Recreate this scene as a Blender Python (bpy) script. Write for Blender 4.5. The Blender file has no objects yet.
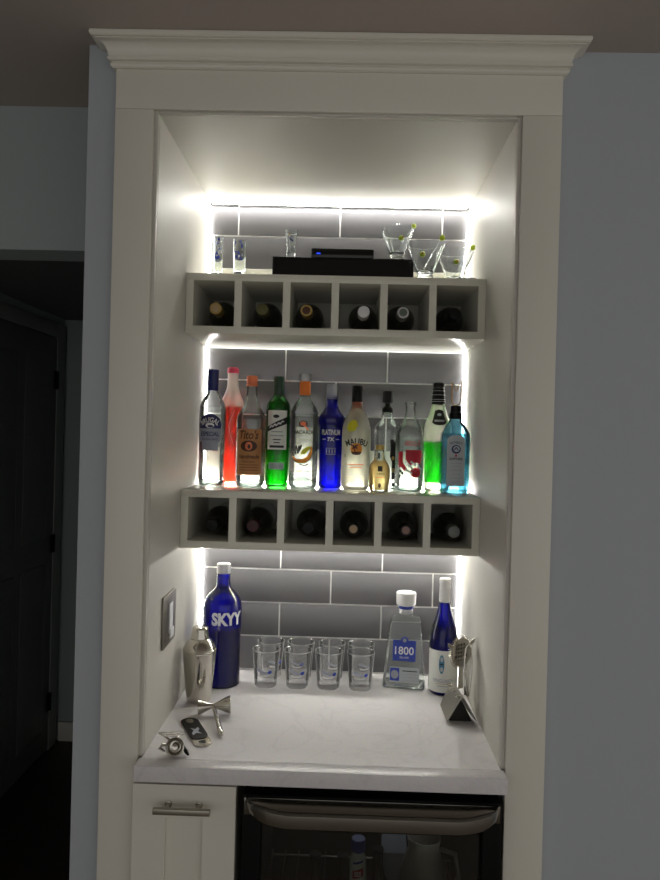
import bpy, bmesh, math, random
from mathutils import Vector, Matrix
random.seed(7)
S = bpy.context.scene
COL = S.collection
PI = math.pi

# ------------------------------------------------------------------ camera
CP = Vector((0.0339, -1.5301, 1.6212)); FPX = 710.35
YAW, PITCH, ROLL = 0.0206, -0.0043, 0.0261
_f = Vector((-math.sin(YAW) * math.cos(PITCH), math.cos(YAW) * math.cos(PITCH), math.sin(PITCH)))
_r0 = Vector((math.cos(YAW), math.sin(YAW), 0)); _u0 = _r0.cross(_f)
_r = _r0 * math.cos(ROLL) + _u0 * math.sin(ROLL); _u = _u0 * math.cos(ROLL) - _r0 * math.sin(ROLL)
cam = bpy.data.cameras.new('camera'); cam_o = bpy.data.objects.new('camera', cam); COL.objects.link(cam_o)
cam.sensor_fit = 'VERTICAL'; cam.sensor_height = 24; cam.lens = FPX / 880 * 24
cam.clip_start = 0.02
M = Matrix((_r, _u, -_f)).transposed().to_4x4(); M.translation = CP
cam_o.matrix_world = M
S.camera = cam_o

def ray(px, py): return _f + _r * ((px - 330) / FPX) - _u * ((py - 440) / FPX)
def atY(px, py, y):
    v = ray(px, py); return CP + v * ((y - CP.y) / v.y)
def atZ(px, py, z):
    v = ray(px, py); return CP + v * ((z - CP.z) / v.z)

# ------------------------------------------------------------------ world, exposure
W = bpy.data.worlds.new('world'); S.world = W; W.use_nodes = True
bg = W.node_tree.nodes['Background']; bg.inputs[0].default_value = (1.0, 0.985, 0.95, 1); bg.inputs[1].default_value = 0.31
vs = S.view_settings; vs.view_transform = 'Standard'; vs.look = 'None'; vs.gamma = 1.0; vs.use_curve_mapping = False
vs.exposure = 1.0
S.cycles.use_denoising = True
S.cycles.transparent_max_bounces = 32
S.cycles.max_bounces = 28; S.cycles.transmission_bounces = 28; S.cycles.glossy_bounces = 6; S.cycles.diffuse_bounces = 5
LED = 15.5          # strength of the strip lights

# ------------------------------------------------------------------ materials
def lin(h):
    h = h.lstrip('#'); o = []
    for i in (0, 2, 4):
        c = int(h[i:i+2], 16) / 255
        o.append(c / 12.92 if c <= 0.04045 else ((c + 0.055) / 1.055) ** 2.4)
    return (*o, 1)
MATS = {}
def base_mat(n):
    m = bpy.data.materials.new(n); m.use_nodes = True; MATS[n] = m
    return m, m.node_tree, m.node_tree.nodes['Principled BSDF']
def paint(n, col, rough=.5, metal=0, noise=0.0, scale=30, bump=0.0, coat=0, spec=.5, stretch=None):
    m, t, p = base_mat(n); c = lin(col)
    p.inputs['Roughness'].default_value = rough; p.inputs['Metallic'].default_value = metal
    p.inputs['Specular IOR Level'].default_value = spec
    if coat: p.inputs['Coat Weight'].default_value = coat; p.inputs['Coat Roughness'].default_value = .05
    p.inputs['Base Color'].default_value = c
    if noise or bump:
        tc = t.nodes.new('ShaderNodeTexCoord'); mp = t.nodes.new('ShaderNodeMapping'); nz = t.nodes.new('ShaderNodeTexNoise')
        nz.inputs['Scale'].default_value = scale; nz.inputs['Detail'].default_value = 5
        if stretch: mp.inputs['Scale'].default_value = stretch
        t.links.new(tc.outputs['Object'], mp.inputs[0]); t.links.new(mp.outputs[0], nz.inputs['Vector'])
        if noise:
            mx = t.nodes.new('ShaderNodeMix'); mx.data_type = 'RGBA'
            mx.inputs[6].default_value = (*[v * (1 - noise) for v in c[:3]], 1); mx.inputs[7].default_value = (*[min(1, v * (1 + noise)) for v in c[:3]], 1)
            t.links.new(nz.outputs[0], mx.inputs[0]); t.links.new(mx.outputs[2], p.inputs['Base Color'])
        if bump:
            b = t.nodes.new('ShaderNodeBump'); b.inputs['Strength'].default_value = bump; b.inputs['Distance'].default_value = .002
            t.links.new(nz.outputs[0], b.inputs['Height']); t.links.new(b.outputs[0], p.inputs['Normal'])
    return m
def glow(n, col, k):
    m = bpy.data.materials.new(n); m.use_nodes = True; MATS[n] = m; t = m.node_tree
    t.nodes.remove(t.nodes['Principled BSDF']); e = t.nodes.new('ShaderNodeEmission')
    e.inputs[0].default_value = lin(col); e.inputs[1].default_value = k
    t.links.new(e.outputs[0], t.nodes['Material Output'].inputs[0]); return m
def glassy(n, tint, edge, trans=0.0, tcol=None, rough=.02, ior=1.5, spec=1.0, etr=0.0):
    """thin clear or coloured glass / liquid: see-through, deeper coloured where the wall is seen edge on, a share of scattered light, a gloss on top"""
    m = bpy.data.materials.new(n); m.use_nodes = True; MATS[n] = m; t = m.node_tree; N = t.nodes; L = t.links
    N.remove(N['Principled BSDF'])
    lw = N.new('ShaderNodeLayerWeight'); lw.inputs[0].default_value = .35
    mx = N.new('ShaderNodeMix'); mx.data_type = 'RGBA'; mx.inputs[6].default_value = lin(tint); mx.inputs[7].default_value = lin(edge)
    pw = N.new('ShaderNodeMath'); pw.operation = 'POWER'; pw.inputs[1].default_value = 1.6
    L.new(lw.outputs['Facing'], pw.inputs[0]); L.new(pw.outputs[0], mx.inputs[0])
    tr = N.new('ShaderNodeBsdfTransparent'); L.new(mx.outputs[2], tr.inputs[0]); out = tr
    if trans or etr:
        tl = N.new('ShaderNodeBsdfTranslucent'); tl.inputs[0].default_value = lin(tcol or tint)
        ms = N.new('ShaderNodeMixShader'); ms.inputs[0].default_value = trans
        if etr:
            ma = N.new('ShaderNodeMath'); ma.operation = 'MULTIPLY_ADD'; ma.inputs[1].default_value = etr; ma.inputs[2].default_value = trans
            L.new(pw.outputs[0], ma.inputs[0]); L.new(ma.outputs[0], ms.inputs[0])
        L.new(tr.outputs[0], ms.inputs[1]); L.new(tl.outputs[0], ms.inputs[2]); out = ms
    gl = N.new('ShaderNodeBsdfGlossy'); gl.inputs['Roughness'].default_value = rough; gl.inputs[0].default_value = (spec, spec, spec, 1)
    fr = N.new('ShaderNodeFresnel'); fr.inputs[0].default_value = ior
    m2 = N.new('ShaderNodeMixShader'); L.new(fr.outputs[0], m2.inputs[0]); L.new(out.outputs[0], m2.inputs[1]); L.new(gl.outputs[0], m2.inputs[2])
    L.new(m2.outputs[0], N['Material Output'].inputs[0]); return m

paint('white_paint', '#e2dfd4', .38, noise=.015, scale=6)
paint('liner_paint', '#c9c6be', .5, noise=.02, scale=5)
paint('rack_paint', '#dcdbce', .22, noise=.02, scale=8)
paint('wall_paint', '#b0b6bd', .75, noise=.02, scale=40, bump=.15)
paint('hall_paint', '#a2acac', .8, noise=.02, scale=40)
paint('hall_ceiling_shade', '#5f6462', .9)  # ceiling colour darkened to stand in for the unlit hall
paint('ceiling_paint', '#b3a9a2', .85, noise=.02, scale=30)
paint('door_shade', '#626664', .5)  # white door darkened, the hall's dimness put into its colour
paint('casing_shade', '#858a87', .5)  # casing darkened too, hall shade put into the colour
paint('dark_wood', '#2a1d16', .5, noise=.4, scale=9, stretch=(1, 12, 1))
paint('bounce_oak', '#9c8b78', .45, noise=.25, scale=8, stretch=(1, 12, 1))  # unseen room floor, made pale to bounce light onto the ceiling
paint('tile_glaze', '#6c6b6e', .13, noise=.05, scale=5, bump=.02)
paint('grout', '#efefed', .8)
paint('channel', '#d8d8d4', .4)
paint('steel', '#c9c5bc', .13, metal=1, noise=.04, scale=60)
paint('brushed_steel', '#a9a59a', .36, metal=1, noise=.1, scale=40, stretch=(1, 60, 60))
paint('nickel', '#8d8880', .38, metal=1)
paint('brass', '#8f6a38', .3, metal=1)
paint('black', '#0a0a0b', .38, spec=.2)
paint('black_gloss', '#08080a', .15)
paint('dark_void', '#161613', .7)
paint('fridge_black', '#080808', .5, spec=.12)
paint('dark_steel', '#8c8b85', .2, metal=1, noise=.1, scale=40, stretch=(1, 60, 60))
paint('cap_navy', '#16246e', .35)
paint('cap_pink', '#d8405e', .45)
paint('cap_copper', '#e07a50', .4, metal=.3)
paint('cap_darkgreen', '#0c3b22', .35)
paint('cap_orange', '#e07416', .4)
paint('cap_silver', '#c9c9cc', .3, metal=.8)
paint('cap_white', '#e4e4e6', .4)
paint('print_white', '#e9e9ea', .5)
paint('print_black', '#161514', .5)
paint('print_navy', '#16205c', .45)
paint('print_blue', '#2440ac', .45)
paint('print_grey', '#9fa4b4', .5)
paint('print_brown', '#4a2713', .5)
paint('print_red', '#c01a30', .5)
paint('print_orange', '#e08b1c', .5)
paint('print_teal', '#3f7f9c', .5)
paint('print_yellow', '#d7d22a', .5)
paint('kraft', '#b98351', .6, noise=.05, scale=60)
paint('label_white', '#e2e4de', .55)
paint('label_silver', '#b4bcc0', .4, metal=.2)
paint('gold_foil', '#b39858', .35, metal=.7)
paint('olive_foil', '#5d5a34', .4, metal=.4)
paint('maroon_foil', '#3c0e18', .5)
paint('tan_foil', '#b39b78', .5)
paint('pink_foil', '#94746c', .5)
paint('grey_foil', '#6d706f', .4, metal=.5)
paint('green_foil', '#5f6b60', .5)
paint('bottle_dark', '#07090a', .12, coat=.4)
paint('bottle_olive', '#191a09', .12, coat=.4)
paint('olive_green', '#c0d434', .35)
glow('led_glow', '#fffdf6', LED)
glow('base_glow', '#fffdf6', LED * 3.6)
glow('under_glow', '#fffdf6', LED * 2.5)
glow('top_glow', '#fffdf6', LED * 2.0)
glow('dim_glow', '#fffdf6', LED * .1)
glow('fridge_fill', '#f4f8ff', 5.0)  # fill glow added for the fridge contents
glow('status_blue', '#2240ff', 1.2)
glassy('clear_glass', '#f9fbfa', '#d6dbda', .02, '#ffffff', ior=1.4, etr=.45)
glassy('tumbler_glass', '#fdfdfd', '#f6f8f8', .03, '#ffffff', ior=1.25, etr=.75)
glassy('rim_glass', '#f8faf9', '#eef0f0', .3, '#ffffff')
glassy('clear_spirit', '#f6f8f7', '#d5dad8', .08, '#ffffff')
glassy('base_glass', '#dfe5e2', '#9aa3a0', .35, '#f4fff6')
glassy('frosted_glass', '#e8e4dc', '#c9c6be', .45, '#efece4', rough=.3)
glassy('frosted_white', '#d4d2c8', '#b9b7ad', .65, '#dedacc', rough=.3)
glassy('blue_glass', '#1a24c8', '#05084a', .30, '#1420e0')
glassy('deep_blue_glass', '#0c12b0', '#030424', .26, '#0508e0')
glassy('green_glass', '#5fc46a', '#0e5a22', .25, '#2fae3c')
glassy('aqua_glass', '#a6ccd6', '#3a7488', .14, '#64a8ba')
glassy('red_liquid', '#ff8670', '#f45a42', .6, '#ff7a62')
glassy('green_liquid', '#30e030', '#0c9a14', .55, '#18e018')
glassy('mint_liquid', '#55d860', '#148030', .5, '#40d848')
glassy('gold_liquid', '#fff4d2', '#f0cc78', .62, '#ffe6ae')
glassy('aqua_liquid', '#a8ced8', '#5590a4', .14, '#78b4c4')
glassy('pale_cap', '#e4e6e8', '#b4b8be', .4, '#f2f4f6')
glassy('door_glass', '#c8cac6', '#6a6a66', 0, rough=.04)

def real_glass(n, col, ior=1.45, rough=0.0):
    m = bpy.data.materials.new(n); m.use_nodes = True; MATS[n] = m; t = m.node_tree; t.nodes.remove(t.nodes['Principled BSDF'])
    g = t.nodes.new('ShaderNodeBsdfGlass'); g.inputs['Color'].default_value = lin(col); g.inputs['IOR'].default_value = ior; g.inputs['Roughness'].default_value = rough
    t.links.new(g.outputs[0], t.nodes['Material Output'].inputs[0]); return m
real_glass('crystal', '#fbfdfd')
def quartz():
    m, t, p = base_mat('quartz'); N = t.nodes; L = t.links
    p.inputs['Roughness'].default_value = .28
    tc = N.new('ShaderNodeTexCoord'); n1 = N.new('ShaderNodeTexNoise'); n1.inputs['Scale'].default_value = 4; n1.inputs['Detail'].default_value = 8; n1.inputs['Distortion'].default_value = 1.5
    n2 = N.new('ShaderNodeTexNoise'); n2.inputs['Scale'].default_value = 160
    r = N.new('ShaderNodeValToRGB'); e = r.color_ramp.elements
    e[0].position = .47; e[0].color = lin('#e6e3e5'); e[1].position = .53; e[1].color = lin('#e6e3e5')
    k = r.color_ramp.elements.new(.5); k.color = lin('#dedbdd')
    mx = N.new('ShaderNodeMix'); mx.data_type = 'RGBA'; mx.inputs[0].default_value = .12
    L.new(tc.outputs['Object'], n1.inputs['Vector']); L.new(tc.outputs['Object'], n2.inputs['Vector'])
    L.new(n1.outputs[0], r.inputs[0]); L.new(r.outputs[0], mx.inputs[6]); L.new(n2.outputs[1], mx.inputs[7]); L.new(mx.outputs[2], p.inputs['Base Color'])
quartz()

# ------------------------------------------------------------------ mesh builder
_txt = {}
def text_geo(s, shear=0.0, bold=0.0):
    key = (s, shear, bold)
    if key not in _txt:
        c = bpy.data.curves.new('t', 'FONT'); c.body = s; c.size = 1; c.shear = shear; c.offset = bold; c.resolution_u = 3
        o = bpy.data.objects.new('t', c); COL.objects.link(o)
        dg = bpy.context.evaluated_depsgraph_get(); me = bpy.data.meshes.new_from_object(o.evaluated_get(dg))
        v = [(q.co.x, q.co.y) for q in me.vertices]; f = [tuple(p.vertices) for p in me.polygons]
        xs = [a for a, _ in v]; ys = [b for _, b in v]; x0, x1, y0, y1 = min(xs), max(xs), min(ys), max(ys)
        v = [((a - (x0 + x1) / 2) / (x1 - x0), (b - (y0 + y1) / 2) / (y1 - y0)) for a, b in v]
        bpy.data.objects.remove(o); bpy.data.curves.remove(c); bpy.data.meshes.remove(me)
        _txt[key] = (v, f)
    return _txt[key]

def cut2d(v, f, n):
    """slice a flat outline into upright bands so that it can follow a round surface"""
    bm = bmesh.new(); q = [bm.verts.new((a, b, 0)) for a, b in v]
    for k in f:
        try: bm.faces.new([q[i] for i in k])
        except ValueError: pass
    x0 = min(a for a, _ in v); x1 = max(a for a, _ in v)
    for i in range(1, n): bmesh.ops.bisect_plane(bm, geom=bm.verts[:] + bm.edges[:] + bm.faces[:], plane_co=(x0 + (x1 - x0) * i / n, 0, 0), plane_no=(1, 0, 0), dist=1e-7)
    bm.verts.index_update(); o = [(w_.co.x, w_.co.y) for w_ in bm.verts], [[w_.index for w_ in k.verts] for k in bm.faces]; bm.free(); return o

class MB:
    def __init__(s): s.v = []; s.f = []; s.m = []; s.mats = []
    def mi(s, mat):
        if mat not in s.mats: s.mats.append(mat)
        return s.mats.index(mat)
    def add(s, vs, fs, mat):
        b = len(s.v); i = s.mi(mat); s.v += [tuple(p) for p in vs]
        for f in fs: s.f.append(tuple(b + k for k in f)); s.m.append(i)
        return s
    def box(s, x0, x1, y0, y1, z0, z1, mat, bev=0.0, mtx=None):
        bm = bmesh.new(); bmesh.ops.create_cube(bm, size=1)
        for v in bm.verts: v.co = Vector((x0 + (v.co.x + .5) * (x1 - x0), y0 + (v.co.y + .5) * (y1 - y0), z0 + (v.co.z + .5) * (z1 - z0)))
        if bev: bmesh.ops.bevel(bm, geom=bm.edges[:], offset=bev, segments=2, affect='EDGES', profile=.5)
        if mtx: bm.transform(mtx)
        bm.verts.ensure_lookup_table(); bm.verts.index_update()
        s.add([v.co for v in bm.verts], [[v.index for v in f.verts] for f in bm.faces], mat); bm.free(); return s
    def lathe(s, prof, mat, seg=40, mtx=None, cap0=True, cap1=True):
        vs = []; fs = []; n = len(prof)
        for r, z in prof:
            for k in range(seg):
                a = 2 * PI * k / seg; vs.append(Vector((max(r, 1e-5) * math.cos(a), max(r, 1e-5) * math.sin(a), z)))
        for i in range(n - 1):
            for k in range(seg): fs.append((i * seg + k, i * seg + (k + 1) % seg, (i + 1) * seg + (k + 1) % seg, (i + 1) * seg + k))
        if cap0: fs.append(tuple(reversed(range(seg))))
        if cap1: fs.append(tuple((n - 1) * seg + k for k in range(seg)))
        if mtx: vs = [mtx @ v for v in vs]
        return s.add(vs, fs, mat)
    def loft(s, secs, mat, mtx=None, cn=5):
        """stack of rounded rectangles: (z, half width, half depth, corner radius)"""
        vs = []; fs = []; seg = 4 * (cn + 1)
        for z, w, d, r in secs:
            r = min(r, w * .999, d * .999)
            for q, (sx, sy) in enumerate(((1, 1), (-1, 1), (-1, -1), (1, -1))):
                for j in range(cn + 1):
                    a = (q + j / cn) * PI / 2; vs.append(Vector((sx * (w - r) + r * math.cos(a), sy * (d - r) + r * math.sin(a), z)))
        for i in range(len(secs) - 1):
            for k in range(seg): fs.append((i * seg + k, i * seg + (k + 1) % seg, (i + 1) * seg + (k + 1) % seg, (i + 1) * seg + k))
        fs.append(tuple(reversed(range(seg)))); fs.append(tuple((len(secs) - 1) * seg + k for k in range(seg)))
        if mtx: vs = [mtx @ v for v in vs]
        return s.add(vs, fs, mat)
    def tube(s, pts, r, mat, seg=8, closed=False, rs=None):
        pts = [Vector(p) for p in pts]; n = len(pts); vs = []; fs = []; up = None
        for i, p in enumerate(pts):
            a = pts[(i - 1) % n] if (closed or i) else p; b = pts[(i + 1) % n] if (closed or i < n - 1) else p
            t = (b - a).normalized()
            if up is None: up = t.orthogonal().normalized()
            up = (up - t * up.dot(t)).normalized(); w = t.cross(up); q = rs[i] if rs else r
            for k in range(seg):
                an = 2 * PI * k / seg; vs.append(p + (up * math.cos(an) + w * math.sin(an)) * q)
        for i in range(n if closed else n - 1):
            j = (i + 1) % n
            for k in range(seg): fs.append((i * seg + k, i * seg + (k + 1) % seg, j * seg + (k + 1) % seg, j * seg + k))
        if not closed: fs.append(tuple(reversed(range(seg)))); fs.append(tuple((n - 1) * seg + k for k in range(seg)))
        return s.add(vs, fs, mat)
    def prism(s, poly, fn, d0, d1, mat):
        """extrude polygon [(a, b)] between depths with fn(a, b, d) -> point"""
        n = len(poly); vs = [fn(a, b, d0) for a, b in poly] + [fn(a, b, d1) for a, b in poly]
        fs = [tuple(range(n)), tuple(reversed(range(n, 2 * n)))] + [(i, n + i, n + (i + 1) % n, (i + 1) % n) for i in range(n)]
        return s.add(vs, fs, mat)
    def patch(s, fn, u0, u1, lo, hi, mat, nu=14, nv=6):
        lo_ = lo if callable(lo) else (lambda u: lo); hi_ = hi if callable(hi) else (lambda u: hi)
        vs = []; fs = []
        for j in range(nv + 1):
            for i in range(nu + 1):
                u = u0 + (u1 - u0) * i / nu; vs.append(fn(u, lo_(u) + (hi_(u) - lo_(u)) * j / nv))
        for j in range(nv):
            for i in range(nu): a = j * (nu + 1) + i; fs.append((a, a + 1, a + nu + 2, a + nu + 1))
        return s.add(vs, fs, mat)
    def text(s, body, fn, uc, vc, w, h, mat, shear=0.0, arch=0.0, bold=0.0, tilt=0.0):
        v, f = text_geo(body, shear, bold); out = []
        v, f = cut2d([(a * w, b * h) for a, b in v], f, 14)
        for x, y in v:
            if arch:                        # bend along a circle of radius arch
                t = x / arch; R = arch + y; x, y = R * math.sin(t), R * math.cos(t) - arch
            if tilt: x, y = x * math.cos(tilt) - y * math.sin(tilt), x * math.sin(tilt) + y * math.cos(tilt)
            out.append(fn(uc + x, vc + y))
        return s.add(out, f, mat)
    def blob(s, fn, pts, mat):
        """filled flat outline drawn on a surface"""
        v, f = cut2d(pts, [tuple(range(len(pts)))], 10)
        return s.add([fn(a, b) for a, b in v], f, mat)
    def disc(s, fn, u, v, ru, rv, mat, n=20): return s.blob(fn, [(u + ru * math.cos(2 * PI * k / n), v + rv * math.sin(2 * PI * k / n)) for k in range(n)], mat)
    def build(s, name, parent=None, sharp=35):
        me = bpy.data.meshes.new(name); me.from_pydata(s.v, [], s.f)
        for m in s.mats: me.materials.append(MATS[m])
        me.polygons.foreach_set('material_index', s.m); me.polygons.foreach_set('use_smooth', [True] * len(s.f))
        me.update(); me.set_sharp_from_angle(angle=math.radians(sharp))
        o = bpy.data.objects.new(name, me); COL.objects.link(o)
        if parent: o.parent = parent
        return o

def tag(o, label, cat, group=None):
    o['label'] = label; o['category'] = cat
    if group: o['group'] = group
    return o
def thing(name, label, cat, loc=(0, 0, 0), rz=0.0, group=None):
    o = bpy.data.objects.new(name, None); o.empty_display_size = .03; COL.objects.link(o); o.location = loc; o.rotation_euler = (0, 0, rz)
    return tag(o, label, cat, group)
def struct(o): o['kind'] = 'structure'; return o
def dup(root, label, loc=None, rz=None):
    r = root.copy(); COL.objects.link(r); r['label'] = label
    if loc is not None: r.location = loc
    if rz is not None: r.rotation_euler = (root.rotation_euler[0], root.rotation_euler[1], rz)
    for ch in list(root.children):
        c = ch.copy(); COL.objects.link(c); c.parent = r
        for g in ch.children:
            d = g.copy(); COL.objects.link(d); d.parent = c
    return r

# ------------------------------------------------------------------ measures
HW = .3886; BACK = .5986; CT = .915; S1T, S1B = 2.0384, 1.8824; S2T, S2B = 1.4749, 1.3232; RF = .3075
LT = 2.3145; CEIL = 2.4675; FO = .481; FI = .3975

# ------------------------------------------------------------------ room
struct(MB().box(-4, 4, -4, .437, -.05, 0, 'bounce_oak').build('floor'))
struct(MB().box(-4, 4, .437, 4, -.05, 0, 'dark_wood').build('floor_hall'))
struct(MB().box(-4, 4, -4, .437, CEIL, CEIL + .06, 'ceiling_paint').build('ceiling'))
struct(MB().box(FO - .07, 4, .0205, .16, 0, CEIL, 'wall_paint').build('wall_right'))
struct(MB().box(-.5477, -FO + .07, .0205, .437, 0, CEIL, 'wall_paint').build('wall_left'))
w = MB(); w.box(-4, -.5477, .32, .437, 2.092, CEIL, 'hall_paint'); w.box(-4, -1.52, .32, .437, 0, 2.092, 'hall_paint'); struct(w.build('wall_hall_front'))
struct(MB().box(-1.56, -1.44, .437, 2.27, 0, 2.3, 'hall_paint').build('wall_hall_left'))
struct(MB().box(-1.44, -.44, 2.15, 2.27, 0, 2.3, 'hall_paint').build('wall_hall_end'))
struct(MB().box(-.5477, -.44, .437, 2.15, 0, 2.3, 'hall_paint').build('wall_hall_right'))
struct(MB().box(-1.44, -.5477, .437, 2.15, 2.195, 2.3, 'hall_ceiling_shade').build('ceiling_hall'))
struct(MB().box(-1.42, -.5477, 2.135, 2.15, 0, .1, 'white_paint', .003).build('baseboard_hall_end'))
struct(MB().box(-2.3, -2.2, -2.4, .32, 0, CEIL, 'wall_paint').build('wall_light_block'))  # unseen wall added to block world light from the hall
# hall door on the side wall: frame is trim, the leaf a thing
w = MB(); w.box(-1.44, -1.42, 2.022, 2.118, 0, 2.155, 'casing_shade', .003); w.box(-1.44, -1.42, 1.16, 1.25, 0, 2.155, 'casing_shade', .003); w.box(-1.44, -1.42, 1.25, 2.022, 2.085, 2.155, 'casing_shade', .003)
struct(w.build('trim_3'))
dr = thing('hall_door', 'closed hall door darkened with painted shade beyond the opening beside the cabinet', 'door', (-1.437, 2.02, .01))
m = MB(); m.box(0, .012, -.765, 0, 0, 2.07, 'door_shade', .002)
for a, b in ((.12, .95), (1.08, 1.95)):
    for c, d in ((-.68, -.42), (-.35, -.09)): m.box(.012, .016, c, d, a, b, 'door_shade', .0035)
m.build('leaf', dr)
for z in (1.86, 1.04, .24):
    h = MB(); h.lathe([(.006, z - .045), (.006, z + .045)], 'black', 10, Matrix.Translation((.018, .002, 0))); h.box(.012, .0145, -.03, .0, z - .045, z + .045, 'black'); h.build('hinge', dr)

# ------------------------------------------------------------------ cabinet surround
cb = thing('bar_cabinet', 'white painted built-in niche surround with crown molding', 'cabinet')
LB = 2.3198
MB().box(-FO, -FI, 0, .02, 0, LB, 'white_paint', .0012).build('stile', cb)
MB().box(FI, FO, 0, .02, 0, LB, 'white_paint', .0012).build('stile', cb)
MB().box(-FO, FO, 0, .02, LB + .0006, CEIL - .001, 'white_paint', .0012).build('header', cb)
for sx in (-1, 1): MB().box(*sorted((sx * HW, sx * (HW + .019))), .0205, BACK + .02, .86, LT + .019, 'liner_paint').build('side_panel', cb)
# inner bead between stile and side panel
b = MB()
for sx in (-1, 1): b.box(*sorted((sx * (HW + .0005), sx * FI)), .008, .0205, CT, LB - .0004, 'liner_paint', .001)
b.box(-HW, HW, .008, .0205, LT + .0005, LB, 'liner_paint', .001); b.build('inner_bead', cb)
MB().box(-HW, HW, .0205, BACK + .02, LT, LT + .019, 'liner_paint').build('ceiling_panel', cb)
# crown molding: profile swept round the front with mitred returns
prof = [(.0, -.063), (.005, -.063), (.009, -.060), (.0105, -.056), (.009, -.0525), (.007, -.051), (.007, -.0495), (.0135, -.0485), (.0155, -.046), (.0155, -.0435), (.013, -.042), (.013, -.040)]
for k in range(9):
    a = k / 8 * PI / 2; prof.append((.014 + .022 * (1 - math.cos(a)), -.039 + .025 * math.sin(a)))
prof += [(.036, -.0125), (.0415, -.012), (.0445, -.0095), (.0455, -.006), (.0445, -.001), (0, -.001)]
vs = []; fs = []; n = len(prof)
for ix, iy in ((-1, 1), (-1, -1), (1, -1), (1, 1)):
    for d, z in prof:
        vs.append((ix * (FO + d), (-d if iy < 0 else .0195), CEIL + z))
for i in range(3):
    for k in range(n - 1): fs.append((i * n + k, i * n + k + 1, (i + 1) * n + k + 1, (i + 1) * n + k))
MB().add(vs, fs, 'white_paint').build('crown_molding', cb, 30)

# ------------------------------------------------------------------ tiled back wall
t = MB(); G = .0042
def tile_bay(z0, z1, zl, ph, th=.1005, tw=.305):
    t.box(-HW, HW, BACK + .0015, BACK + .012, z0, z1, 'grout')
    j0 = math.floor((z0 - zl) / th) - 1
    for j in range(j0, j0 + 12):
        a = max(zl + j * th + G / 2, z0); b = min(zl + (j + 1) * th - G / 2, z1)
        if b - a < .006: continue
        off = ph + (.5 if j % 2 else 0)
        for k in range(-4, 5):
            x0 = max((k + off) * tw + .004 + G / 2, -HW + .0005); x1 = min((k + 1 + off) * tw + .004 - G / 2, HW - .0005)
            if x1 - x0 > .004: t.box(x0, x1, BACK, BACK + .004, a, b, 'tile_glaze', .0009)
tile_bay(S1T, LT, 2.2175, 0, .0993)
tile_bay(S2T, S1B, 1.786, .5, .103)
tile_bay(CT, S2B, 1.1195, 0, .1010)
struct(t.build('wall_back'))
struct(MB().box(-HW - .019, HW + .019, BACK + .0125, BACK + .0195, .86, LT, 'grout').build('wall_back_board'))

# ------------------------------------------------------------------ light strips in the niche
def strip(x0, x1, y0, y1, z0, z1, label, mat='led_glow', face='front'):
    m = MB(); e = .0016
    o = thing('led_strip', label, 'light', ((x0 + x1) / 2, y1, z0), group='led strips lighting the niche')
    cx, cy, cz = (x0 + x1) / 2, y1, z0
    m.box(x0 - cx, x1 - cx, y1 - e - cy, 0, 0, z1 - cz, 'channel'); m.build('channel', o)
    d = MB(); d.box(x0 - cx, x1 - cx, y0 - cy, y1 - e - cy, 0, z1 - z0, mat); d.build('diffuser', o)
T = .006
for nm, z0, z1 in (('the top bay', S1T + .001, LT - .012), ('the middle bay', S2T + .001, S1B - .001), ('the counter bay', CT + .001, S2B - .001)):
    strip(-HW + .001, -HW + T, BACK - T, BACK - .0005, z0, z1, f'upright white light strip in the left back corner of {nm}')
    strip(HW - T, HW - .001, BACK - T, BACK - .0005, z0, z1, f'upright white light strip in the right back corner of {nm}')
strip(-HW + .012, HW - .012, BACK - .020, BACK - .010, LT - .007, LT - .0008, 'long white light strip under the niche ceiling at the back', 'top_glow')
strip(-HW + .012, HW - .012, BACK - .016, BACK - .009, S2T + .0005, S2T + .008, 'bright light strip lying behind the liquor bottles on the shelf', 'base_glow')
strip(-HW + .012, HW - .012, BACK - .016, BACK - .009, S1T + .0005, S1T + .007, 'thin light strip behind the shot glasses on the top shelf')
strip(-HW + .012, HW - .012, BACK - .040, BACK - .032, S2B - .007, S2B - .0005, 'light strip under the lower wine rack above the counter', 'under_glow')
strip(-HW + .012, HW - .012, BACK - .004, BACK - .0005, S1B - .003, S1B - .001, 'thin dim glowing bar under the upper wine rack', 'dim_glow')  # faint glowing bar drawing a bright line below the rack

# ------------------------------------------------------------------ wine racks
def rack(zb, zt, label, rail):
    o = thing('wine_rack', label, 'wine rack', (0, RF, zb), group='wall to wall cubby racks'); h = zt - zb; d = BACK - .0005 - RF; w = HW - .0008
    MB().box(-w, w, 0, d, h - .019, h, 'rack_paint', .0008).build('top_panel', o)
    MB().box(-w, w, 0, d, 0, .019, 'rack_paint', .0008).build('bottom_panel', o)
    for k in range(-3, 4): MB().box(max(.126 * k - .0095, -w), min(.126 * k + .0095, w), .0004, d - .006, .0185, h - .0185, 'rack_paint').build('divider', o)
    MB().box(-w, w, d - .006, d, .019, h - .019, 'rack_paint').build('back_panel', o)
    MB().box(-w + .008, w - .008, RF + d - .007, RF + d, zt + .0003, zt + rail, 'rack_paint', .001).build('trim_%d' % (1 if zb > 1.6 else 2)).__setitem__('kind', 'structure')
rack(S1B, S1T, 'upper white wine rack of six cubbies under the shot glasses', .078)
rack(S2B, S2T, 'lower white wine rack of six cubbies under the liquor bottles', .108)

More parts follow.
